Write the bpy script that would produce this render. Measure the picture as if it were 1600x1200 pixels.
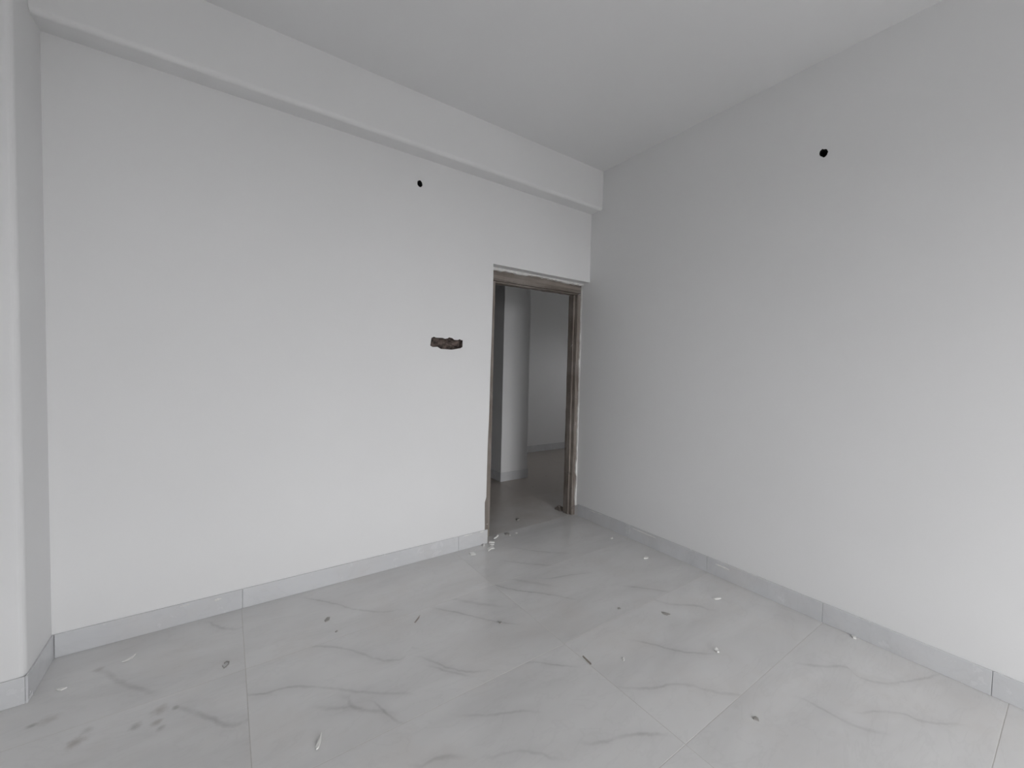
import bpy, bmesh, math, random
from mathutils import Vector, Matrix
from mathutils.geometry import tessellate_polygon

for o in list(bpy.data.objects):
    bpy.data.objects.remove(o, do_unlink=True)
scene = bpy.context.scene
COL = scene.collection
random.seed(7)

# ------------------------------------------------------------------ camera
cam_data = bpy.data.cameras.new('camera')
cam_data.sensor_width = 36.0
cam_data.lens = 637.4 / 1600.0 * 36.0
cam_data.clip_start = 0.02
cam = bpy.data.objects.new('camera', cam_data)
COL.objects.link(cam)
YAW, PITCH, ROLL = math.radians(35.06), math.radians(-2.11), math.radians(1.29)
fw = Vector((math.sin(YAW) * math.cos(PITCH), math.cos(YAW) * math.cos(PITCH), math.sin(PITCH)))
rt = Vector((math.cos(YAW), -math.sin(YAW), 0))
up = rt.cross(fw)
r2 = rt * math.cos(ROLL) + up * math.sin(ROLL)
u2 = up * math.cos(ROLL) - rt * math.sin(ROLL)
M = Matrix((r2, u2, -fw)).transposed().to_4x4()
M.translation = Vector((-2.4785, -2.4415, 1.248))
cam.matrix_world = M
scene.camera = cam

# ------------------------------------------------------------------ world: flat overcast sky
world = bpy.data.worlds.new('overcast_sky')
scene.world = world
world.use_nodes = True
bg = world.node_tree.nodes['Background']
bg.inputs['Color'].default_value = (0.985, 0.99, 1.0, 1)
bg.inputs['Strength'].default_value = 1.0

# window openings (world metres): room window in the rear wall, small one at the end of the hall
REAR_Y = -4.7
WIN = dict(x0=-1.85, x1=-0.6, z0=0.03, z1=2.05)
HALL_X = 3.4
HWIN = dict(y0=0.85, y1=1.35, z0=1.1, z1=1.8)


def portal(name, loc, rot, sx, sy):
    l = bpy.data.lights.new(name, 'AREA')
    l.shape = 'RECTANGLE'
    l.size, l.size_y = sx, sy
    l.energy = 0.0
    l.cycles.is_portal = True
    ob = bpy.data.objects.new(name, l)
    ob.location = loc
    ob.rotation_euler = rot
    COL.objects.link(ob)


portal('window_portal', ((WIN['x0'] + WIN['x1']) / 2, REAR_Y - 0.1, (WIN['z0'] + WIN['z1']) / 2),
       (math.radians(90), 0, 0), WIN['x1'] - WIN['x0'], WIN['z1'] - WIN['z0'])
portal('hall_window_portal', (HALL_X + 0.1, (HWIN['y0'] + HWIN['y1']) / 2, (HWIN['z0'] + HWIN['z1']) / 2),
       (math.radians(90), 0, math.radians(90)), HWIN['y1'] - HWIN['y0'], HWIN['z1'] - HWIN['z0'])

scene.view_settings.view_transform = 'Standard'
scene.view_settings.look = 'None'
scene.view_settings.gamma = 1.0
scene.view_settings.use_curve_mapping = False
scene.view_settings.exposure = 3.73

# ------------------------------------------------------------------ material helpers


class NT:
    def __init__(self, name):
        self.m = bpy.data.materials.new(name)
        self.m.use_nodes = True
        self.t = self.m.node_tree
        self.b = self.t.nodes['Principled BSDF']

    def n(self, typ, **kw):
        nd = self.t.nodes.new(typ)
        for k, v in kw.items():
            setattr(nd, k, v)
        return nd

    def link(self, a, b):
        self.t.links.new(a, b)

    def put(self, sock, v):
        if isinstance(v, bpy.types.NodeSocket):
            self.link(v, sock)
        else:
            sock.default_value = v

    def math(self, op, a, b=0.0, c=0.0, clamp=False):
        nd = self.n('ShaderNodeMath', operation=op, use_clamp=clamp)
        for s, v in zip(nd.inputs, (a, b, c)):
            self.put(s, v)
        return nd.outputs[0]

    def rng(self, v, a, b, c=0.0, d=1.0, interp='LINEAR'):
        nd = self.n('ShaderNodeMapRange', interpolation_type=interp, clamp=True)
        self.put(nd.inputs['Value'], v)
        for k, x in (('From Min', a), ('From Max', b), ('To Min', c), ('To Max', d)):
            nd.inputs[k].default_value = x
        return nd.outputs['Result']

    def noise(self, vec, scale, detail=4.0, rough=0.5, dist=0.0, w=None):
        nd = self.n('ShaderNodeTexNoise', noise_dimensions='4D' if w is not None else '3D')
        if vec is not None:
            self.link(vec, nd.inputs['Vector'])
        nd.inputs['Scale'].default_value = scale
        nd.inputs['Detail'].default_value = detail
        nd.inputs['Roughness'].default_value = rough
        nd.inputs['Distortion'].default_value = dist
        if w is not None:
            nd.inputs['W'].default_value = w
        return nd.outputs['Fac']

    def mix(self, f, a, b):
        nd = self.n('ShaderNodeMix', data_type='RGBA')
        self.put(nd.inputs[0], f)
        self.put(nd.inputs[6], a if isinstance(a, bpy.types.NodeSocket) else (*a, 1))
        self.put(nd.inputs[7], b if isinstance(b, bpy.types.NodeSocket) else (*b, 1))
        return nd.outputs[2]

    def bump(self, h, strength, dist):
        nd = self.n('ShaderNodeBump')
        nd.inputs['Strength'].default_value = strength
        nd.inputs['Distance'].default_value = dist
        self.link(h, nd.inputs['Height'])
        self.link(nd.outputs[0], self.b.inputs['Normal'])

    def mapped(self, out, scale=(1, 1, 1), rot=(0, 0, 0)):
        mp = self.n('ShaderNodeMapping')
        self.link(out, mp.inputs['Vector'])
        mp.inputs['Scale'].default_value = scale
        mp.inputs['Rotation'].default_value = rot
        return mp.outputs[0]

    def pos(self):
        return self.n('ShaderNodeNewGeometry').outputs['Position']

    def obj(self):
        return self.n('ShaderNodeTexCoord').outputs['Object']


def mat_paint(name, col, bump=0.03):
    t = NT(name)
    p = t.pos()
    n1 = t.noise(p, 1.3, 3)
    c = t.mix(t.rng(n1, 0.3, 0.7), tuple(x * 0.975 for x in col), col)
    t.link(c, t.b.inputs['Base Color'])
    t.b.inputs['Roughness'].default_value = 0.7
    t.b.inputs['Specular IOR Level'].default_value = 0.25
    t.bump(t.noise(p, 60, 4, 0.6), bump, 0.004)
    return t.m


def mat_rough(name, c1, c2, scale=30, rough=0.9, bump=0.5, dist=0.004):
    t = NT(name)
    p = t.pos()
    n1 = t.noise(p, scale, 5, 0.65)
    t.link(t.mix(t.rng(n1, 0.35, 0.65), c1, c2), t.b.inputs['Base Color'])
    t.b.inputs['Roughness'].default_value = rough
    t.b.inputs['Specular IOR Level'].default_value = 0.2
    t.bump(t.noise(p, scale * 2, 5, 0.7), bump, dist)
    return t.m


def mat_wood(name, along):
    t = NT(name)
    p = t.obj()
    sc = [38, 38, 38]
    sc[along] = 1.6
    g = t.noise(t.mapped(p, sc), 1.0, 6, 0.6, 0.6)
    blot = t.noise(p, 4.5, 4, 0.6)
    c = t.mix(t.rng(g, 0.32, 0.68), (0.10, 0.078, 0.064), (0.30, 0.265, 0.235))
    c = t.mix(t.rng(blot, 0.42, 0.7, 0.0, 0.55), c, (0.33, 0.30, 0.28))
    sm = t.noise(p, 23, 5, 0.7, 0.4, )
    c = t.mix(t.rng(sm, 0.66, 0.74, 0.0, 0.8), c, (0.62, 0.60, 0.57))
    dk = t.noise(p, 9, 5, 0.7, 0.2)
    c = t.mix(t.rng(dk, 0.62, 0.74, 0.0, 0.75), c, (0.045, 0.036, 0.03))
    t.link(c, t.b.inputs['Base Color'])
    t.b.inputs['Roughness'].default_value = 0.85
    t.b.inputs['Specular IOR Level'].default_value = 0.2
    t.bump(g, 0.5, 0.003)
    return t.m


RT2 = math.sqrt(0.5)


def mat_marble(name, seed, veins=(), stains=(), base=(0.71, 0.705, 0.70), dark=(0.42, 0.415, 0.415), rough=0.20, brown=False):
    """polished printed porcelain: soft grey clouds, faint random veining, plus the listed veins"""
    t = NT(name)
    p = t.pos()
    sep = t.n('ShaderNodeSeparateXYZ')
    t.link(p, sep.inputs[0])
    x, y = sep.outputs[0], sep.outputs[1]
    # stretched clouds, elongated along the (+x,-y) diagonal
    q = t.mapped(p, (1.6, 5.0, 3.0), (0, 0, math.radians(45)))
    cl = t.noise(q, 0.9, 5, 0.55, 0.5, w=seed * 3.17)
    fac = t.rng(cl, 0.40, 0.72, 0.0, 0.32)
    fine = t.noise(q, 1.5, 4, 0.6, 1.4, w=seed * 5.31 + 9)
    ridge = t.math('ABSOLUTE', t.math('SUBTRACT', fine, 0.5))
    fac = t.math('ADD', fac, t.rng(ridge, 0.0, 0.025, 0.07, 0.0, 'SMOOTHSTEP'))
    if veins:
        s = t.math('MULTIPLY', t.math('SUBTRACT', x, y), RT2)
        jit = t.noise(p, 26, 3, 0.6)
        tt = t.math('MULTIPLY', t.math('ADD', x, y), RT2)
        tt = t.math('ADD', tt, t.math('MULTIPLY', t.math('SUBTRACT', jit, 0.5), 0.02))
        mod = t.rng(t.noise(p, 9, 3, 0.6, 0.0, w=seed * 2.3), 0.32, 0.66, 0.35, 1.0)
        for pts, width, amp in veins:
            amp *= 0.95
            st = sorted(((a - b) * RT2, (a + b) * RT2) for a, b in pts)
            s0, s1 = st[0][0], st[-1][0]
            t0 = min(v for _, v in st) - 0.01
            t1 = max(v for _, v in st) + 0.01
            u = t.rng(s, s0, s1)
            fc = t.n('ShaderNodeFloatCurve')
            t.link(u, fc.inputs['Value'])
            cv = fc.mapping.curves[0]
            while len(cv.points) < len(st):
                cv.points.new(0.5, 0.5)
            for k, (a, b) in enumerate(st):
                cv.points[k].location = ((a - s0) / (s1 - s0), (b - t0) / (t1 - t0))
                cv.points[k].handle_type = 'AUTO'
            fc.mapping.update()
            tc = t.math('MULTIPLY_ADD', fc.outputs[0], t1 - t0, t0)
            d = t.math('ABSOLUTE', t.math('SUBTRACT', tt, tc))
            core = t.rng(d, 0.0, width, amp, 0.0, 'SMOOTHSTEP')
            halo = t.rng(d, 0.0, width * 5.0, amp * 0.32, 0.0, 'SMOOTHSTEP')
            pad = 0.07
            lo = t.rng(s, s0 - pad, s0 + 0.06, 0, 1, 'SMOOTHSTEP')
            hi = t.rng(s, s1 - 0.06, s1 + pad, 1, 0, 'SMOOTHSTEP')
            win = t.math('MULTIPLY', t.math('MULTIPLY', lo, hi), mod)
            fac = t.math('MULTIPLY_ADD', t.math('ADD', core, halo), win, fac)
    col = t.mix(t.math('MINIMUM', fac, 1.0), base, dark)
    for (sx, sy, r, amp, c) in stains:
        vd = t.n('ShaderNodeVectorMath', operation='DISTANCE')
        t.link(p, vd.inputs[0])
        vd.inputs[1].default_value = (sx, sy, 0)
        nz = t.noise(p, 34, 4, 0.6)
        d = t.math('MULTIPLY_ADD', nz, r * 1.6, vd.outputs['Value'])
        col = t.mix(t.rng(d, r * 0.8, r * 2.0, amp * 0.85, 0.0, 'SMOOTHSTEP'), col, c)
    # light construction dust; the hall tiles get browner the deeper one looks into the hall
    dust = t.noise(p, 7, 6, 0.7)
    col = t.mix(t.rng(dust, 0.5, 0.8, 0.0, 0.10), col, (0.58, 0.56, 0.53))
    tint = t.noise(p, 2.6, 4, 0.6)
    col = t.mix(t.rng(tint, 0.48, 0.74, 0.0, 0.30), col, (0.60, 0.555, 0.52))
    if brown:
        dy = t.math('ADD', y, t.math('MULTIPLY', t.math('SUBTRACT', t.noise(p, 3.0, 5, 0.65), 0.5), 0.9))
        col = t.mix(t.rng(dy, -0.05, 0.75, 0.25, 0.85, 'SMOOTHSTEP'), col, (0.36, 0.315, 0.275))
    t.link(col, t.b.inputs['Base Color'])
    t.link(t.rng(dust, 0.3, 0.8, rough - 0.03, rough + 0.04), t.b.inputs['Roughness'])
    t.b.inputs['Specular IOR Level'].default_value = 0.5
    return t.m


M_WALL = mat_paint('white_wall_paint', (0.80, 0.80, 0.803))
M_CEIL = mat_paint('white_ceiling_paint', (0.79, 0.79, 0.795))
M_PLASTER = mat_rough('raw_white_plaster', (0.80, 0.80, 0.78), (0.70, 0.69, 0.67), 40, 0.9, 0.5)
M_GROUT = mat_rough('grey_grout', (0.50, 0.485, 0.46), (0.56, 0.54, 0.51), 50, 0.9, 0.2)
M_CEMENT = mat_rough('brown_cement', (0.13, 0.105, 0.09), (0.30, 0.27, 0.25), 45, 0.95, 0.8, 0.008)
M_MASONRY = mat_rough('broken_masonry', (0.05, 0.045, 0.042), (0.27, 0.21, 0.185), 28, 0.95, 1.0, 0.01)
M_LOW_BOUNCE = mat_rough('low_bounce_grey', (0.20, 0.195, 0.19), (0.27, 0.26, 0.25), 6, 0.95, 0.3)  # invented grey finish for an unseen wall, cuts bounce light onto the pier
M_BLACK = mat_rough('black_conduit_plastic', (0.02, 0.02, 0.021), (0.035, 0.034, 0.033), 60, 0.5, 0.1)
M_FLAKE = mat_rough('dried_paint_flake', (0.86, 0.86, 0.84), (0.76, 0.75, 0.73), 90, 0.8, 0.2)
M_DIRT = mat_rough('grey_dirt', (0.33, 0.32, 0.305), (0.43, 0.415, 0.395), 120, 0.95, 0.6)
M_STICK = mat_rough('dark_wood_splinter', (0.29, 0.26, 0.235), (0.38, 0.345, 0.315), 90, 0.9, 0.4)
M_WOOD_V = mat_wood('weathered_frame_wood_upright', 2)
M_WOOD_H = mat_wood('weathered_frame_wood_level', 0)
M_GROUND = mat_rough('bare_ground', (0.23, 0.225, 0.22), (0.27, 0.265, 0.26), 0.6, 0.95, 0.1)
M_ALU = mat_rough('grey_window_frame', (0.45, 0.45, 0.46), (0.5, 0.5, 0.5), 20, 0.5, 0.05)

# ------------------------------------------------------------------ mesh helpers


def link(name, bm, mat, parent=None, smooth=False):
    me = bpy.data.meshes.new(name)
    bmesh.ops.recalc_face_normals(bm, faces=bm.faces)
    bm.to_mesh(me)
    bm.free()
    if mat:
        me.materials.append(mat)
    if smooth:
        for p in me.polygons:
            p.use_smooth = True
    o = bpy.data.objects.new(name, me)
    COL.objects.link(o)
    if parent:
        o.parent = parent
    return o


def empty(name, loc=(0, 0, 0)):
    o = bpy.data.objects.new(name, None)
    o.location = loc
    o.empty_display_size = 0.1
    COL.objects.link(o)
    return o


def structure(o, label=None):
    o['kind'] = 'structure'
    if label:
        o['label'] = label
    return o


def tag(o, label, cat, group=None):
    o['label'] = label
    o['category'] = cat
    if group:
        o['group'] = group
    return o


def box(bm, a, b):
    (x0, y0, z0), (x1, y1, z1) = a, b
    v = [bm.verts.new(p) for p in ((x0, y0, z0), (x1, y0, z0), (x1, y1, z0), (x0, y1, z0),
                                   (x0, y0, z1), (x1, y0, z1), (x1, y1, z1), (x0, y1, z1))]
    for f in ((0, 3, 2, 1), (4, 5, 6, 7), (0, 1, 5, 4), (1, 2, 6, 5), (2, 3, 7, 6), (3, 0, 4, 7)):
        bm.faces.new([v[i] for i in f])


def bevel_all(bm, w, seg=1):
    bmesh.ops.bevel(bm, geom=list(bm.edges), offset=w, segments=seg, affect='EDGES', profile=0.5)


def box_obj(name, a, b, mat, parent=None, bev=0.0, seg=1):
    bm = bmesh.new()
    box(bm, a, b)
    if bev:
        bevel_all(bm, bev, seg)
    return link(name, bm, mat, parent)


def slab_wall(name, to3, depth, outer, blind=(), through=(), mat=None):
    """wall with outline `outer` in (u,v); to3(u,v,d) gives the world point at depth d behind the face.
    blind holes are cut in the face only, through holes go all the way."""
    bm = bmesh.new()

    def face_at(d, loops):
        flat = [p for lp in loops for p in lp]
        vs = [bm.verts.new(to3(u, v, d)) for u, v in flat]
        for tri in tessellate_polygon([[Vector((u, v, 0)) for u, v in lp] for lp in loops]):
            try:
                bm.faces.new([vs[i] for i in tri])
            except ValueError:
                pass
        out, k = [], 0
        for lp in loops:
            out.append(vs[k:k + len(lp)])
            k += len(lp)
        return out
    front = face_at(0.0, [outer, *through, *blind])
    back = face_at(depth, [outer, *through])
    for lf, lb in zip(front[:1 + len(through)], back):
        n = len(lf)
        for i in range(n):
            bm.faces.new((lf[i], lf[(i + 1) % n], lb[(i + 1) % n], lb[i]))
    return structure(link(name, bm, mat))


def recess(name, to3, loop, depth, mat, parent, shrink=0.92, rough=0.0, seed=1):
    """lining of a blind hole: walls and an uneven bottom"""
    rnd = random.Random(seed)
    bm = bmesh.new()
    cu = sum(p[0] for p in loop) / len(loop)
    cv = sum(p[1] for p in loop) / len(loop)
    rings = []
    for k, (dd, s) in enumerate(((0.0, 1.0), (depth * 0.35, 1.0), (depth, shrink))):
        rings.append([bm.verts.new(to3(cu + (u - cu) * s, cv + (v - cv) * s,
                                       dd + (rnd.uniform(-rough, rough) if k == 2 else 0))) for u, v in loop])
    for a, b in zip(rings, rings[1:]):
        for i in range(len(loop)):
            j = (i + 1) % len(loop)
            bm.faces.new((a[i], a[j], b[j], b[i]))
    mid = [bm.verts.new(to3(cu + (u - cu) * 0.5, cv + (v - cv) * 0.45, depth * 0.8 + rnd.uniform(-rough, rough)))
           for u, v in loop]
    for i in range(len(loop)):
        j = (i + 1) % len(loop)
        bm.faces.new((rings[-1][i], rings[-1][j], mid[j], mid[i]))
    c = bm.verts.new(to3(cu, cv, depth * 0.75))
    for i in range(len(loop)):
        j = (i + 1) % len(loop)
        bm.faces.new((mid[i], mid[j], c))
    return link(name, bm, mat, parent)


# ------------------------------------------------------------------ dimensions
H = 2.842
BEAM_Z, BEAM_D = 2.537, 0.118
COL_X, COL_Y = -3.075, -0.27
ROOM_X0 = -3.7
WALL_T = 0.2
HALL_Y = 2.38
DARK_Y = 5.4     # far end of the unseen room past the pier, extended to darken its side

# ------------------------------------------------------------------ setting: walls


def wl(u, v, d):      # left-hand wall of the photo, face at y = 0
    return (u, d, v)


def wr(u, v, d):      # right-hand wall, face at x = 0, u runs along y
    return (d, u, v)


switch_loop = [(-1.4098, 1.3854), (-1.4024, 1.4347), (-1.3843, 1.4435), (-1.3726, 1.4381), (-1.3237, 1.4396),
               (-1.3065, 1.4344), (-1.2894, 1.4386), (-1.2774, 1.4456), (-1.2546, 1.4423), (-1.2403, 1.4321),
               (-1.2119, 1.4322), (-1.1995, 1.4393), (-1.194, 1.4348), (-1.1777, 1.4326), (-1.1786, 1.3876),
               (-1.1929, 1.3788), (-1.2567, 1.3663), (-1.3053, 1.3672), (-1.3361, 1.3674), (-1.3599, 1.3802),
               (-1.3932, 1.377)]


def ring_loop(cu, cv, ru, rv, n, jit, seed, rot=0.0):
    rnd = random.Random(seed)
    out = []
    for i in range(n):
        a = 2 * math.pi * i / n
        k = 1 + rnd.uniform(-jit, jit)
        x, z = ru * math.cos(a) * k, rv * math.sin(a) * k
        out.append((cu + x * math.cos(rot) - z * math.sin(rot), cv + x * math.sin(rot) + z * math.cos(rot)))
    return out


hole_l = ring_loop(-1.4947, 2.3789, 0.0165, 0.0205, 18, 0.06, 3, math.radians(10))
hole_r = ring_loop(-1.6077, 2.3740, 0.0165, 0.0225, 18, 0.12, 5, math.radians(-22))

outer_l = [(ROOM_X0, 0), (-0.974, 0), (-0.974, 0.136), (-0.9765, 0.22), (-0.9775, 0.298), (-0.966, 0.335),
           (-0.9655, 0.50), (-0.964, 0.69), (-0.9585, 0.86), (-0.956, 0.96), (-0.9535, 1.25), (-0.949, 1.50),
           (-0.9465, 1.68), (-0.9455, 1.9795), (0, 1.9795), (0, 0), (HALL_X + 0.2, 0), (HALL_X + 0.2, H), (ROOM_X0, H)]
wall_left = slab_wall('wall_left', wl, WALL_T, outer_l, blind=[switch_loop, hole_l], mat=M_WALL)
wall_left['label'] = 'white painted wall with the doorway at its right end'
recess('broken_socket_hole', wl, switch_loop, 0.045, M_MASONRY, wall_left, 0.95, 0.008, 4)['label'] = \
    'ragged brown hole broken in the wall for a switch box'

outer_r = [(REAR_Y, 0), (0, 0), (0, H), (REAR_Y, H)]
wall_right = slab_wall('wall_right', wr, 0.15, outer_r, blind=[hole_r], mat=M_WALL)
wall_right['label'] = 'plain white painted wall on the right'


def conduit(name, to3, loop, label):
    """black conduit end sitting in its hole: outer sleeve, open bore"""
    o = recess(name, to3, loop, 0.07, M_BLACK, None, 0.9, 0.0, 2)
    return tag(o, label, 'conduit', 'open conduit ends in the walls')


conduit('conduit_end', wl, hole_l, 'round black open conduit end high in the left wall, above the broken socket hole')
conduit('conduit_end', wr, hole_r, 'ragged black open conduit end high in the plain right wall')

# plaster left around the door frame
rnd = random.Random(11)


def strip(name, pts_a, pts_b, to3, d0, d1, mat, parent):
    """ragged plaster strip between two polylines (u,v), from depth d0 to d1"""
    bm = bmesh.new()
    rows = [[bm.verts.new(to3(u, v, d)) for u, v in pts] for d in (d0, d1) for pts in (pts_a, pts_b)]
    fa, fb, ba, bb = rows
    n = len(fa)
    for i in range(n - 1):
        bm.faces.new((fa[i], fa[i + 1], fb[i + 1], fb[i]))
        bm.faces.new((ba[i], bb[i], bb[i + 1], ba[i + 1]))
        bm.faces.new((fb[i], fb[i + 1], bb[i + 1], bb[i]))
        bm.faces.new((fa[i], ba[i], ba[i + 1], fa[i + 1]))
    bm.faces.new((fa[0], fb[0], bb[0], ba[0]))
    bm.faces.new((fa[-1], ba[-1], bb[-1], fb[-1]))
    return link(name, bm, mat, parent)


N = 46
top, low = [], []
for i in range(N + 1):
    f = i / N
    x = -0.944 + f * 0.943
    top.append((x, 1.9792))
    base = 1.957 if f < 0.05 else 1.9635 - 0.004 * math.sin(f * 9) - (0.004 if 0.30 < f < 0.40 else 0.0) + 0.004 * f
    low.append((x, min(base + rnd.uniform(-0.004, 0.004) + (0.004 if rnd.random() < 0.15 else 0), 1.976)))
strip('plaster_filler', top, low, wl, 0.07, 0.096, M_PLASTER, wall_left)
a, b = [], []
for i in range(61):
    z = 0.085 + 1.86 * i / 60
    w = (0.0075 if z < 0.95 else 0.0035) + rnd.uniform(-0.002, 0.003)
    if z < 0.22:
        w += 0.010 * (1 - abs(z - 0.15) / 0.08) if z > 0.07 else 0
    if 0.36 < z < 0.46:
        w += 0.007
    if 0.30 < z < 0.345:
        w = 0.002
    if 1.28 < z < 1.34:
        w += 0.008
    a.append((-0.0002, z))
    b.append((-w, z + rnd.uniform(-0.004, 0.004)))
strip('plaster_edge', a, b, wl, 0.083, 0.096, M_PLASTER, wall_left)

# beam, column, ceiling
bm = bmesh.new()
box(bm, (COL_X, -BEAM_D, BEAM_Z), (-0.0005, -0.0005, H))
ed = [e for e in bm.edges if all(v.co.y < -0.1 and v.co.z < BEAM_Z + 0.01 for v in e.verts)]
bmesh.ops.bevel(bm, geom=ed, offset=0.022, segments=7, affect='EDGES', profile=0.5)
structure(link('ceiling_beam', bm, M_WALL),
          'white plastered beam under the ceiling, running along the left wall')
bm = bmesh.new()
box(bm, (ROOM_X0, COL_Y, 0), (COL_X, -0.0005, H))
ed = [e for e in bm.edges if all(abs(v.co.x - COL_X) < 1e-5 and abs(v.co.y - COL_Y) < 1e-5 for v in e.verts)]
bmesh.ops.bevel(bm, geom=ed, offset=0.022, segments=6, affect='EDGES', profile=0.5)
col = structure(link('column', bm, M_WALL), 'white plastered column with a rounded edge at the far left')
for p in col.data.polygons:
    p.use_smooth = False
structure(box_obj('ceiling', (ROOM_X0 - 0.2, REAR_Y - 0.2, H), (HALL_X + 0.2, DARK_Y + 0.2, H + 0.15), M_CEIL))

# walls outside the view that close the room and the hall
structure(box_obj('wall_side', (ROOM_X0 - 0.15, REAR_Y, 0), (ROOM_X0, DARK_Y, H), M_WALL))
slab_wall('wall_rear', lambda u, v, d: (u, REAR_Y - d, v), 0.2,
          [(ROOM_X0 - 0.15, 0), (0.15, 0), (0.15, H), (ROOM_X0 - 0.15, H)],
          through=[[(WIN['x0'], WIN['z0']), (WIN['x1'], WIN['z0']), (WIN['x1'], WIN['z1']), (WIN['x0'], WIN['z1'])]],
          mat=M_WALL)
win = structure(empty('window_1', ((WIN['x0'] + WIN['x1']) / 2, REAR_Y - 0.12, WIN['z0'])))
for nm, a, b in (('frame_rail', (WIN['x0'], WIN['z0']), (WIN['x1'], WIN['z0'] + 0.05)),
                 ('frame_rail', (WIN['x0'], WIN['z1'] - 0.05), (WIN['x1'], WIN['z1'])),
                 ('frame_stile', (WIN['x0'], WIN['z0'] + 0.05), (WIN['x0'] + 0.05, WIN['z1'] - 0.05)),
                 ('frame_stile', (WIN['x1'] - 0.05, WIN['z0'] + 0.05), (WIN['x1'], WIN['z1'] - 0.05))):
    o = box_obj(nm, (a[0], REAR_Y - 0.15, a[1]), (b[0], REAR_Y - 0.10, b[1]), M_ALU)
    o.parent = win
    o.matrix_parent_inverse = Matrix.Translation(-win.location)

structure(box_obj('wall_hall_far', (0.366, HALL_Y, 0), (HALL_X + 0.2, HALL_Y + 0.15, H), M_WALL),
          'white hall wall seen through the doorway')
structure(box_obj('wall_hall_pier', (0.004, 1.27, 0), (0.366, DARK_Y, H), M_WALL, None, 0.004, 1),
          'white end of a hall wall seen through the doorway')
structure(box_obj('wall_hall_left', (ROOM_X0, DARK_Y, 0), (0.366, DARK_Y + 0.15, H), M_LOW_BOUNCE))  # unseen wall, set far back and greyed to keep the pier's side dark
slab_wall('wall_hall_end', lambda u, v, d: (HALL_X + d, u, v), 0.2,
          [(WALL_T, 0), (HALL_Y, 0), (HALL_Y, H), (WALL_T, H)],
          through=[[(HWIN['y0'], HWIN['z0']), (HWIN['y1'], HWIN['z0']), (HWIN['y1'], HWIN['z1']), (HWIN['y0'], HWIN['z1'])]],
          mat=M_WALL)
g = box_obj('ground', (-60, -60, -3.6), (60, 60, -3.4), M_GROUND)
structure(g)

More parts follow.
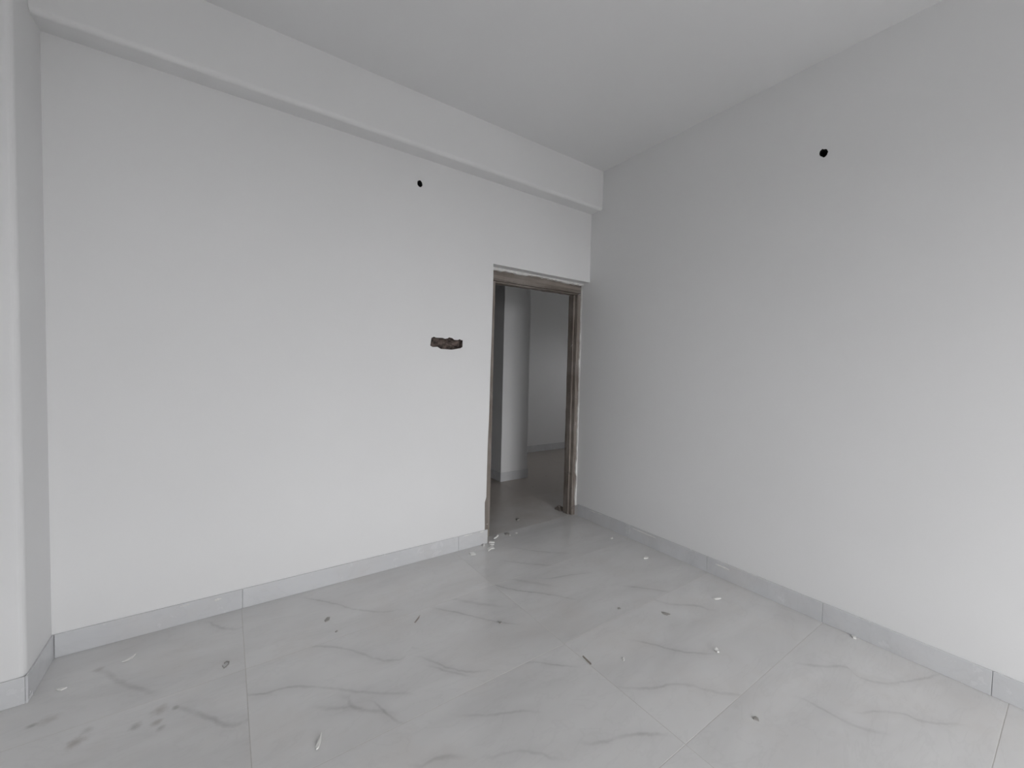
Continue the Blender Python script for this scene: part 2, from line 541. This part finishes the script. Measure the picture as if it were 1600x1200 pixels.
# ------------------------------------------------------------------ floor: slab + tiles
floor = structure(box_obj('floor', (ROOM_X0 - 0.15, REAR_Y - 0.2, -0.15), (HALL_X + 0.2, DARK_Y + 0.15, -0.0005), M_GROUT),
                  'floor of large polished pale grey marble-look tiles')
VE = {
    'v1': [(-2.884, -0.21), (-2.782, -0.372), (-2.705, -0.46)],
    'v3': [(-2.54, -0.058), (-2.522, -0.104), (-2.467, -0.168), (-2.423, -0.18)],
    'v4': [(-2.62, -0.596), (-2.604, -0.617), (-2.524, -0.718), (-2.48, -0.775), (-2.425, -0.79)],
    'v5': [(-2.415, -0.666), (-2.351, -0.694), (-2.313, -0.7), (-2.273, -0.712), (-2.174, -0.781), (-2.107, -0.84), (-2.043, -0.897), (-1.923, -0.98)],
    'v5b': [(-2.104, -0.886), (-2.1, -0.937), (-2.079, -0.968), (-2.044, -0.998), (-2.014, -1.021)],
    'v5c': [(-2.196, -0.881), (-2.15, -0.911), (-2.1, -0.937)],
    'v5d': [(-2.031, -0.955), (-2.019, -0.998), (-2.005, -1.05), (-1.985, -1.092)],
    'v6': [(-2.127, -0.083), (-2.016, -0.211), (-1.92, -0.341), (-1.763, -0.436)],
    'v6b': [(-1.593, -0.532), (-1.489, -0.665), (-1.379, -0.811), (-1.327, -0.863)],
    'v7': [(-2.187, -0.493), (-2.057, -0.594), (-1.996, -0.676), (-1.953, -0.742), (-1.904, -0.784), (-1.852, -0.795), (-1.806, -0.752)],
    'v8': [(-1.79, -0.835), (-1.757, -0.894), (-1.689, -0.995), (-1.592, -1.054)],
    'v8b': [(-1.768, -0.918), (-1.747, -0.953), (-1.685, -1.027)],
    'v9': [(-1.478, -0.5), (-1.386, -0.617), (-1.305, -0.697)],
    'v10': [(-1.217, -0.496), (-1.123, -0.637), (-1.036, -0.724), (-0.941, -0.846)],
    'v11': [(-0.925, -0.606), (-0.878, -0.627), (-0.753, -0.661), (-0.646, -0.702)],
    'v12': [(-1.086, -0.503), (-1.057, -0.547), (-0.953, -0.681)],
    'v13': [(-0.985, -0.308), (-0.847, -0.447), (-0.793, -0.491)],
    'v14': [(-0.829, -0.159), (-0.706, -0.32), (-0.595, -0.412)],
    'v15': [(-1.462, -1.101), (-1.41, -1.121), (-1.348, -1.175), (-1.294, -1.224)],
    'v16': [(-0.57, -0.935), (-0.508, -0.999), (-0.428, -1.091)],
    'v17': [(-0.552, -1.096), (-0.512, -1.188), (-0.42, -1.261), (-0.396, -1.319)],
    'v18': [(-0.918, -1.281), (-0.874, -1.336), (-0.835, -1.402), (-0.781, -1.462), (-0.712, -1.512)],
    'v19': [(-1.196, -1.43), (-1.102, -1.492), (-0.967, -1.561), (-0.918, -1.632), (-0.844, -1.704)],
    'v20': [(-1.483, -1.526), (-1.438, -1.547), (-1.365, -1.57), (-1.244, -1.642)],
    'v21': [(-0.428, -1.784), (-0.362, -1.836), (-0.296, -1.889), (-0.322, -1.92), (-0.313, -1.968), (-0.271, -2.012)],
    'v21b': [(-0.271, -2.012), (-0.117, -2.084), (-0.003, -2.121)],
    'v22': [(-0.657, -1.846), (-0.649, -1.926), (-0.644, -1.991), (-0.605, -2.058)],
    'v23': [(-0.546, -2.004), (-0.426, -2.083), (-0.408, -2.135), (-0.318, -2.207)],
    'v24': [(-1.983, -1.289), (-1.946, -1.287), (-1.909, -1.299), (-1.874, -1.319)],
    'v24b': [(-1.782, -1.386), (-1.725, -1.403), (-1.673, -1.432), (-1.623, -1.492)],
    'v25': [(-1.791, -1.188), (-1.696, -1.248), (-1.617, -1.284), (-1.568, -1.313)],
}
BOLD = {'v4': (0.016, 0.55), 'v3': (0.014, 0.5), 'v5': (0.011, 0.5), 'v7': (0.011, 0.45), 'v5b': (0.016, 0.45), 'v5c': (0.016, 0.4),
        'v1': (0.018, 0.4), 'v9': (0.022, 0.4), 'v12': (0.022, 0.35), 'v17': (0.016, 0.45), 'v6b': (0.010, 0.5),
        'v10': (0.009, 0.55), 'v18': (0.010, 0.5), 'v16': (0.011, 0.5), 'v19': (0.012, 0.45), 'v15': (0.008, 0.6),
        'v24': (0.014, 0.6), 'v22': (0.014, 0.4), 'v21': (0.013, 0.4), 'v20': (0.012, 0.45)}
BR = (0.26, 0.225, 0.20)
GR = (0.22, 0.215, 0.20)
STAINS = [(-3.0215, -0.422, 0.016, 0.6, GR), (-2.9845, -0.4161, 0.03, 0.35, BR), (-2.8806, -0.5873, 0.030, 0.6, BR),
          (-2.8633, -0.5478, 0.020, 0.35, GR), (-2.7374, -0.6167, 0.022, 0.5, GR), (-2.6787, -0.5742, 0.030, 0.5, BR),
          (-2.6775, -0.6352, 0.018, 0.5, BR), (-2.6641, -0.6683, 0.016, 0.45, GR), (-2.6313, -0.5924, 0.012, 0.5, GR),
          (-2.9004, -0.1906, 0.02, 0.35, BR)]
GX0, GY0, TW, TD, GAP = -2.4166, -1.1065, 1.2, 0.6, 0.0009
tile_me = {}
mats_shared = [mat_marble('marble_tile_plain_%s' % c, 20 + k) for k, c in enumerate('abc')]
M_HALL = mat_marble('brown_hall_tile', 77, rough=0.30, brown=True)
count = 0
for ix in range(-2, 6):
    for iy in range(-9, 12):
        x0, x1 = GX0 + TW * ix, GX0 + TW * (ix + 1)
        y0, y1 = GY0 + TD * iy, GY0 + TD * (iy + 1)
        x0c, x1c = max(x0, ROOM_X0), min(x1, HALL_X)
        y0c, y1c = max(y0, REAR_Y), min(y1, HALL_Y if x0 > -0.1 else DARK_Y)
        if x1c - x0c < 0.03 or y1c - y0c < 0.03:
            continue
        if x0 > -0.1 and y1 < 0.0:          # beyond the right wall
            continue
        if x1 > -0.1 and x1 < 0.1 and y1c < 0.0:
            x1c = -0.001                    # last column is cut against the right wall
        vs = [(p, *BOLD.get(k, (0.010, 0.40))) for k, p in VE.items()
              if x0 <= sum(q[0] for q in p) / len(p) < x1 and y0 <= sum(q[1] for q in p) / len(p) < y1]
        ss = [s for s in STAINS if x0 <= s[0] < x1 and y0 <= s[1] < y1]
        if vs or ss:
            m = mat_marble('marble_tile', 1 + ix + 3.7 * iy, vs, ss)
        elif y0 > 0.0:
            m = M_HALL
        else:
            m = mats_shared[count % 3]
        w, d = (x1c - x0c) / 2 - GAP, (y1c - y0c) / 2 - GAP
        bm = bmesh.new()
        box(bm, (-w, -d, -0.008), (w, d, 0.0))
        te = [e for e in bm.edges if all(v.co.z > -0.001 for v in e.verts)]
        bmesh.ops.bevel(bm, geom=te, offset=0.0004, segments=1, affect='EDGES')
        t = link('tile', bm, m, floor)
        t.location = ((x0c + x1c) / 2, (y0c + y1c) / 2, 0)
        count += 1

# ------------------------------------------------------------------ skirting
M_SK = [mat_marble('marble_skirting_%s' % c, 40 + k, base=(0.66, 0.667, 0.682), dark=(0.42, 0.425, 0.44), rough=0.26)
        for k, c in enumerate('abc')]
SK_H, SK_T = 0.100, 0.007
bl = structure(empty('baseboard_left', (-2.0, 0, 0)), 'pale marble skirting along the left wall')
br = structure(empty('baseboard_right', (0, -1.5, 0)), 'pale marble skirting along the right wall')
bc = structure(empty('baseboard_column', (COL_X, COL_Y, 0)), 'pale marble skirting around the column')
bh = structure(empty('baseboard_hall', (1.0, HALL_Y, 0)), 'pale marble skirting in the hall')
BW = 0.0008


def sk(parent, a, b, k, bev=0.0008):
    o = box_obj('skirting_tile', a, b, M_SK[k % 3], parent, bev)
    o.matrix_parent_inverse = Matrix.Translation(-parent.location)
    return o


xs = [COL_X + SK_T + 0.001, -2.4126, -1.185, -0.9520]
for k in range(3):
    sk(bl, (xs[k] + BW, -SK_T, 0.0003), (xs[k + 1] - BW, 0.0, SK_H), k)
ys = [0.058, -0.4816, -1.095, -1.7028, -2.262, -2.87, -3.47, -4.07, -4.69]
for k in range(8):
    sk(br, (-SK_T, ys[k + 1] + BW, 0.0003), (0.0, ys[k] - BW, SK_H), k + 1)
sk(bc, (COL_X, COL_Y - SK_T, 0.0003), (COL_X + SK_T, -0.001, SK_H), 1)
sk(bc, (ROOM_X0, COL_Y - SK_T, 0.0003), (COL_X - BW, COL_Y, SK_H), 2)
sk(bh, (-0.002, 1.27 - SK_T, 0.0003), (0.366 + SK_T, 1.27, SK_H), 0)
sk(bh, (0.004 - SK_T, 1.2705, 0.0003), (0.004, DARK_Y, SK_H), 1)
sk(bh, (0.366, 1.2705, 0.0003), (0.366 + SK_T, HALL_Y, SK_H), 1)
sk(bh, (0.366 + SK_T + BW, HALL_Y - SK_T, 0.0003), (1.55, HALL_Y, SK_H), 2)
sk(bh, (1.55 + 2 * BW, HALL_Y - SK_T, 0.0003), (HALL_X, HALL_Y, SK_H), 0)


def smear(parent, to3, u0, u1, v, h, seed):
    """thin raised plaster smear on a skirting face"""
    r = random.Random(seed)
    n = 8
    bm = bmesh.new()
    c, e = [], []
    for i in range(n + 1):
        f = i / n
        u = u0 + (u1 - u0) * f
        hh = h * (math.sin(math.pi * min(max(f, 0.06), 0.94)) ** 0.6) * r.uniform(0.7, 1.2)
        vv = v[0] + (v[1] - v[0]) * f
        e.append((bm.verts.new(to3(u, vv + hh / 2, SK_T)), bm.verts.new(to3(u, vv, SK_T + 0.0018)),
                  bm.verts.new(to3(u, vv - hh / 2, SK_T))))
    for p, q in zip(e, e[1:]):
        bm.faces.new((p[0], q[0], q[1], p[1]))
        bm.faces.new((p[1], q[1], q[2], p[2]))
        bm.faces.new((p[0], p[2], q[2], q[0]))
    bm.faces.new(e[0])
    bm.faces.new(e[-1][::-1])
    o = link('plaster_smear', bm, M_PLASTER, parent)
    o.matrix_parent_inverse = Matrix.Translation(-parent.location)


def onr(u, v, d):
    return (-d, u, v)


def onl(u, v, d):
    return (u, -d, v)


smear(br, onr, -0.075, -0.154, (0.088, 0.089), 0.006, 1)
smear(br, onr, -0.18, -0.222, (0.093, 0.094), 0.005, 2)
smear(br, onr, -0.525, -0.724, (0.085, 0.083), 0.009, 3)
smear(br, onr, -1.150, -1.233, (0.073, 0.071), 0.013, 4)
smear(bl, onl, -1.15, -1.08, (0.094, 0.095), 0.006, 5)
smear(bl, onl, -1.018, -0.985, (0.094, 0.094), 0.010, 6)
smear(bl, onl, -2.53, -2.50, (0.078, 0.079), 0.012, 7)
smear(bl, onl, -2.66, -2.62, (0.088, 0.089), 0.005, 8)

# ------------------------------------------------------------------ bare wooden door frame
frame = structure(empty('door_1', (-0.45, 0.14, 0)), 'bare weathered grey-brown wooden door frame without a door')
FY0, FYR, FY1 = 0.096, 0.127, 0.186
JH = 1.972


def prism(name, prof, n, to3, length, mat, jit, seed, parent):
    """profile (a,b) extruded along `length` in n uneven steps, to3(a,b,l)"""
    r = random.Random(seed)
    bm = bmesh.new()
    rows = []
    for i in range(n + 1):
        l = length[0] + (length[1] - length[0]) * i / n
        rows.append([bm.verts.new(to3(a + r.uniform(-jit, jit) * f, b + r.uniform(-jit, jit) * f, l))
                     for a, b, f in prof])
    m = len(prof)
    for p, q in zip(rows, rows[1:]):
        for i in range(m):
            bm.faces.new((p[i], p[(i + 1) % m], q[(i + 1) % m], q[i]))
    bm.faces.new(rows[0][::-1])
    bm.faces.new(rows[-1])
    o = link(name, bm, mat, parent)
    o.matrix_parent_inverse = Matrix.Translation(-parent.location)
    return o


prism('jamb', [(-0.0005, FY0, 0), (-0.040, FY0, 1), (-0.040, FYR, 1), (-0.055, FYR + 0.002, 1), (-0.055, FY1, 1), (-0.0005, FY1, 0)],
      34, lambda a, b, l: (a + 0.012 * (1 - l / JH) * (-0.2), b, l), (0.0, 1.888), M_WOOD_V, 0.0014, 1, frame)
prism('jamb', [(-0.944, FY0, 0), (-0.944, FY1, 0), (-0.853, FY1, 1), (-0.853, FYR + 0.002, 1), (-0.866, FYR, 1), (-0.866, FY0, 1)],
      34, lambda a, b, l: (a - 0.008 * (1 - l / JH), b, l), (0.0, 1.886), M_WOOD_V, 0.0012, 2, frame)
prism('head', [(FY0, 1.974, 0), (FY1, 1.974, 0), (FY1, 1.882, 1), (FYR, 1.882, 1), (FYR - 0.002, 1.890, 1), (FY0, 1.890, 1)],
      30, lambda a, b, l: (l, a, b + (0.012 * (l + 0.944) / 0.944 if b < 1.95 else 0)), (-0.944, -0.0005), M_WOOD_H, 0.0016, 3, frame)

# ------------------------------------------------------------------ debris on the floor


def chip(name, c, pts, h, mat, label, cat, group, curl=0.0, seed=0):
    """small flat piece with real thickness: outline around c, lifted edges when curled"""
    r = random.Random(seed + len(pts))
    bm = bmesh.new()
    # resample the outline a little so that it is not a bare polygon
    out = []
    n = len(pts)
    for i in range(n):
        p, q = pts[i], pts[(i + 1) % n]
        out.append(p)
        out.append(((p[0] + q[0]) / 2 * r.uniform(0.96, 1.08), (p[1] + q[1]) / 2 * r.uniform(0.96, 1.08)))
    big = max(math.hypot(*p) for p in out)

    def lift(p):
        return curl * (math.hypot(*p) / big) ** 2
    lo = [bm.verts.new((p[0], p[1], 0.0002 + lift(p))) for p in out]
    hi = [bm.verts.new((p[0] * 0.93, p[1] * 0.93, 0.0002 + lift(p) + h * r.uniform(0.8, 1.1))) for p in out]
    inl = bm.verts.new((0, 0, 0.0002))
    inh = bm.verts.new((0, 0, h * 1.25))
    m = len(out)
    for i in range(m):
        j = (i + 1) % m
        bm.faces.new((lo[i], lo[j], hi[j], hi[i]))
        bm.faces.new((hi[i], hi[j], inh))
        bm.faces.new((lo[j], lo[i], inl))
    o = link(name, bm, mat)
    o.location = (c[0], c[1], 0)
    return tag(o, label, cat, group)


FL, DI = 'dried paint and plaster flakes on the floor', 'dark dirt crumbs on the floor'
D = [
    ('paint_flake', (-2.813, -0.178), [(-0.0215, -0.0134), (-0.008, -0.0136), (0.0101, -0.0031), (0.0192, 0.0184), (0.008, 0.0119), (-0.008, -0.0002)], 0.0022, M_FLAKE, 'thin curved white paint sliver on the floor below the left end of the skirting', 'flake', FL, 0.004),
    ('paint_flake', (-2.991, -0.254), [(-0.0171, 0.0054), (0.0014, -0.0104), (0.0171, -0.0061), (0.0043, 0.006), (-0.0055, 0.0051)], 0.004, M_FLAKE, 'small white paint sliver on the floor beside the column', 'flake', FL, 0.003),
    ('paint_flake', (-2.231, -1.024), [(-0.0142, -0.0159), (-0.012, -0.0254), (-0.004, -0.0227), (0.0081, 0.0022), (0.0153, 0.0317), (0.0103, 0.0262), (-0.0033, 0.0041)], 0.004, M_FLAKE, 'long pointed white paint flake nearest the camera', 'flake', FL, 0.003),
    ('plaster_chip', (-1.123, -0.099), [(-0.0158, 0.024), (-0.021, -0.0074), (0.0067, -0.0215), (0.0145, -0.0131), (0.0154, 0.0179)], 0.004, M_FLAKE, 'flat white plaster chip lying alone just left of the doorway pile', 'flake', FL, 0.0),
    ('plaster_chip', (-0.921, -0.012), [(-0.0177, 0.0143), (-0.0256, -0.0036), (0.0122, -0.0209), (0.0252, -0.0022), (0.006, 0.0123)], 0.009, M_FLAKE, 'white plaster bar at the foot of the left door jamb, rearmost of the pile', 'flake', FL, 0.0),
    ('plaster_chip', (-0.942, -0.045), [(-0.0278, -0.0063), (-0.0129, 0.0041), (0.0151, -0.011), (0.0254, 0.0052), (0.0004, 0.0082)], 0.006, M_FLAKE, 'thin white plaster bar in the middle of the doorway pile', 'flake', FL, 0.0),
    ('plaster_chip', (-0.976, -0.090), [(-0.0223, 0.011), (-0.0439, -0.0342), (-0.0049, -0.013), (0.0202, -0.0157), (0.0329, 0.0236), (0.0177, 0.0282)], 0.005, M_FLAKE, 'largest white plaster flake, at the front of the doorway pile', 'flake', FL, 0.002),
    ('plaster_chip', (-0.995, -0.025), [(-0.0043, 0.0084), (-0.0126, -0.0149), (0.0013, -0.0137), (0.0104, 0.0054), (0.0054, 0.0148)], 0.010, M_FLAKE, 'small round white plaster crumb against the end of the left skirting', 'flake', FL, 0.0),
    ('plaster_chip', (-0.845, 0.045), [(-0.0368, -0.0247), (-0.0286, -0.0247), (0.0272, 0.0108), (0.033, 0.0276), (0.0053, 0.011)], 0.008, M_FLAKE, 'slanting white plaster sliver just inside the doorway', 'flake', FL, 0.006),
    ('plaster_chip', (-0.172, -0.765), [(-0.0101, 0.013), (-0.0222, -0.0013), (-0.0001, -0.0153), (0.0195, -0.0058), (0.0127, 0.0096)], 0.005, M_FLAKE, 'small bright white chip near the middle of the right skirting', 'flake', FL, 0.0),
    ('paint_flake', (-0.253, -1.296), [(-0.0176, 0.0143), (-0.0179, 0.0033), (0.0065, -0.0087), (0.0189, -0.0129), (0.0101, 0.004)], 0.004, M_FLAKE, 'narrow bright white flake on the floor in front of the right skirting', 'flake', FL, 0.002),
    ('paint_flake', (-0.674, -1.522), [(-0.0072, 0.0096), (-0.0115, -0.0073), (-0.0042, -0.0121), (0.01, -0.0016), (0.0128, 0.0116)], 0.006, M_FLAKE, 'tilted white flake with a dark shadow, right of the floor centre', 'flake', FL, 0.004),
    ('plaster_chip', (-0.020, -1.836), [(0.0018, 0.0118), (-0.0115, 0.0008), (-0.0073, -0.0102), (0.0078, -0.0062), (0.0094, 0.004)], 0.006, M_FLAKE, 'white plaster crumb touching the foot of the right skirting', 'flake', FL, 0.0),
    ('plaster_chip', (-0.122, -0.425), [(-0.0091, 0.009), (-0.0144, -0.008), (0.007, -0.0078), (0.0165, 0.0067)], 0.004, M_FLAKE, 'tiny white chip by the right skirting, close to the doorway', 'flake', FL, 0.0),
    ('paint_flake', (-1.071, -1.324), [(-0.003, 0.0054), (-0.0076, -0.0055), (0.0001, -0.0059), (0.0104, 0.006)], 0.003, M_FLAKE, 'tiny white paint speck right of the dark splinter', 'flake', FL, 0.002),
    ('plaster_chip', (-0.739, 0.020), [(-0.0063, 0.0015), (-0.0068, -0.0119), (0.0073, -0.0), (0.0058, 0.0106)], 0.004, M_FLAKE, 'tiny white speck beside the dark crumb on the door threshold', 'flake', FL, 0.0),
    ('plaster_chip', (-0.671, 0.031), [(-0.0082, 0.0051), (-0.007, -0.0098), (0.0082, -0.0051), (0.007, 0.0099)], 0.003, M_FLAKE, 'tiny white speck in the middle of the door threshold', 'flake', FL, 0.0),
    ('wood_splinter', (-1.208, -1.239), [(0.0003, 0.0269), (0.0065, 0.0282), (0.0005, -0.0277), (-0.0056, -0.0275)], 0.004, M_STICK, 'thin dark wood splinter lying on the tile joint', 'splinter', None, 0.0),
    ('dirt_crumb', (-0.908, -1.791), [(-0.0027, 0.0089), (-0.0099, 0.0023), (-0.003, -0.0119), (0.0082, -0.0048), (0.0072, 0.0056)], 0.004, M_DIRT, 'grey oval crumb nearest the camera at the lower right', 'crumb', DI, 0.0),
    ('dirt_crumb', (-2.075, -0.336), [(-0.0139, -0.0026), (-0.0107, -0.0167), (0.0078, -0.0106), (0.0152, 0.0122), (0.0016, 0.0179)], 0.003, M_DIRT, 'grey oval smudge of dirt in front of the left skirting', 'crumb', DI, 0.0),
    ('dirt_crumb', (-2.058, -0.455), [(-0.007, 0.0004), (-0.003, -0.0077), (0.0069, -0.0004), (0.003, 0.0078)], 0.002, M_DIRT, 'tiny grey crumb just below the oval smudge of dirt', 'crumb', DI, 0.0),
    ('wood_splinter', (-1.705, -0.571), [(-0.0247, -0.0178), (-0.0204, -0.0235), (0.0099, 0.0025), (0.0241, 0.0247), (0.0112, 0.0141)], 0.002, M_STICK, 'thin brown crooked shaving on the floor left of the doorway', 'splinter', None, 0.0),
    ('dirt_crumb', (-1.377, -0.821), [(-0.0072, 0.0077), (-0.0048, -0.0059), (0.0059, -0.0068), (0.0062, 0.005)], 0.004, M_DIRT, 'single dark round crumb near the centre of the floor', 'crumb', DI, 0.0),
    ('dirt_crumb', (-0.619, -1.221), [(-0.0044, 0.0227), (-0.0156, 0.0035), (-0.0085, -0.0141), (0.0182, -0.0183), (0.0105, 0.0064)], 0.002, M_DIRT, 'spread-out dark crumb of dirt right of the floor centre', 'crumb', DI, 0.0),
    ('dirt_crumb', (-0.787, -1.060), [(-0.002, 0.009), (-0.0105, -0.0026), (0.0031, -0.008), (0.0094, 0.0016)], 0.003, M_DIRT, 'small dark round crumb left of the spread-out crumb', 'crumb', DI, 0.0),
    ('dirt_crumb', (-0.743, 0.052), [(-0.0127, 0.0176), (-0.0211, -0.0121), (0.0027, -0.0199), (0.0203, -0.0028), (0.0106, 0.0174)], 0.006, M_DIRT, 'dark grey lump of dirt on the door threshold', 'crumb', DI, 0.0),
    ('dirt_crumb', (-0.497, 0.255), [(-0.0085, 0.0156), (-0.0203, -0.019), (0.0104, -0.0128), (0.0183, 0.0162)], 0.006, M_DIRT, 'dark crumb of dirt on the hall floor behind the threshold', 'crumb', DI, 0.0),
]
for k, (nm, c, pts, h, m, lab, cat, grp, curl) in enumerate(D):
    chip(nm, c, pts, h, m, lab, cat, grp, curl, k)

# curled grey shaving: an open loop of thin strip
bm = bmesh.new()
loop = [(-0.0133, -0.0013), (-0.0067, -0.0228), (0.0018, -0.0156), (0.0105, -0.0039), (0.0128, 0.0123), (0.0019, 0.0194), (-0.0068, 0.0119)]
rows = []
for (px_, py_) in loop:
    L = math.hypot(px_, py_)
    rows.append([bm.verts.new((px_ * s, py_ * s, z)) for s, z in ((1.0, 0.0002), (1.0, 0.004), (1 - 0.003 / L, 0.004), (1 - 0.003 / L, 0.0002))])
for p, q in zip(rows, rows[1:]):
    for i in range(4):
        bm.faces.new((p[i], p[(i + 1) % 4], q[(i + 1) % 4], q[i]))
bm.faces.new(rows[0][::-1])
bm.faces.new(rows[-1])
o = link('curled_shaving', bm, M_DIRT)
o.location = (-2.482, -0.434, 0)
tag(o, 'grey curled ring-shaped shaving beside the left tile joint', 'shaving')

# mortar left at the foot of the right jamb, on the hall side
bm = bmesh.new()
bmesh.ops.create_icosphere(bm, subdivisions=3, radius=1.0)
r = random.Random(3)
for v in bm.verts:
    k = 1 + 0.25 * math.sin(3 * v.co.x + 2.1) * math.cos(4 * v.co.y) + r.uniform(-0.05, 0.05)
    v.co = Vector((v.co.x * 0.036 * k, v.co.y * 0.060 * k, max(v.co.z, 0.0) * 0.032 * k + 0.0003))
o = link('mortar_lump', bm, M_CEMENT, None)
o.location = (-0.035, 0.252, 0)
tag(o, 'rough brown mortar lump at the foot of the right door jamb', 'mortar')
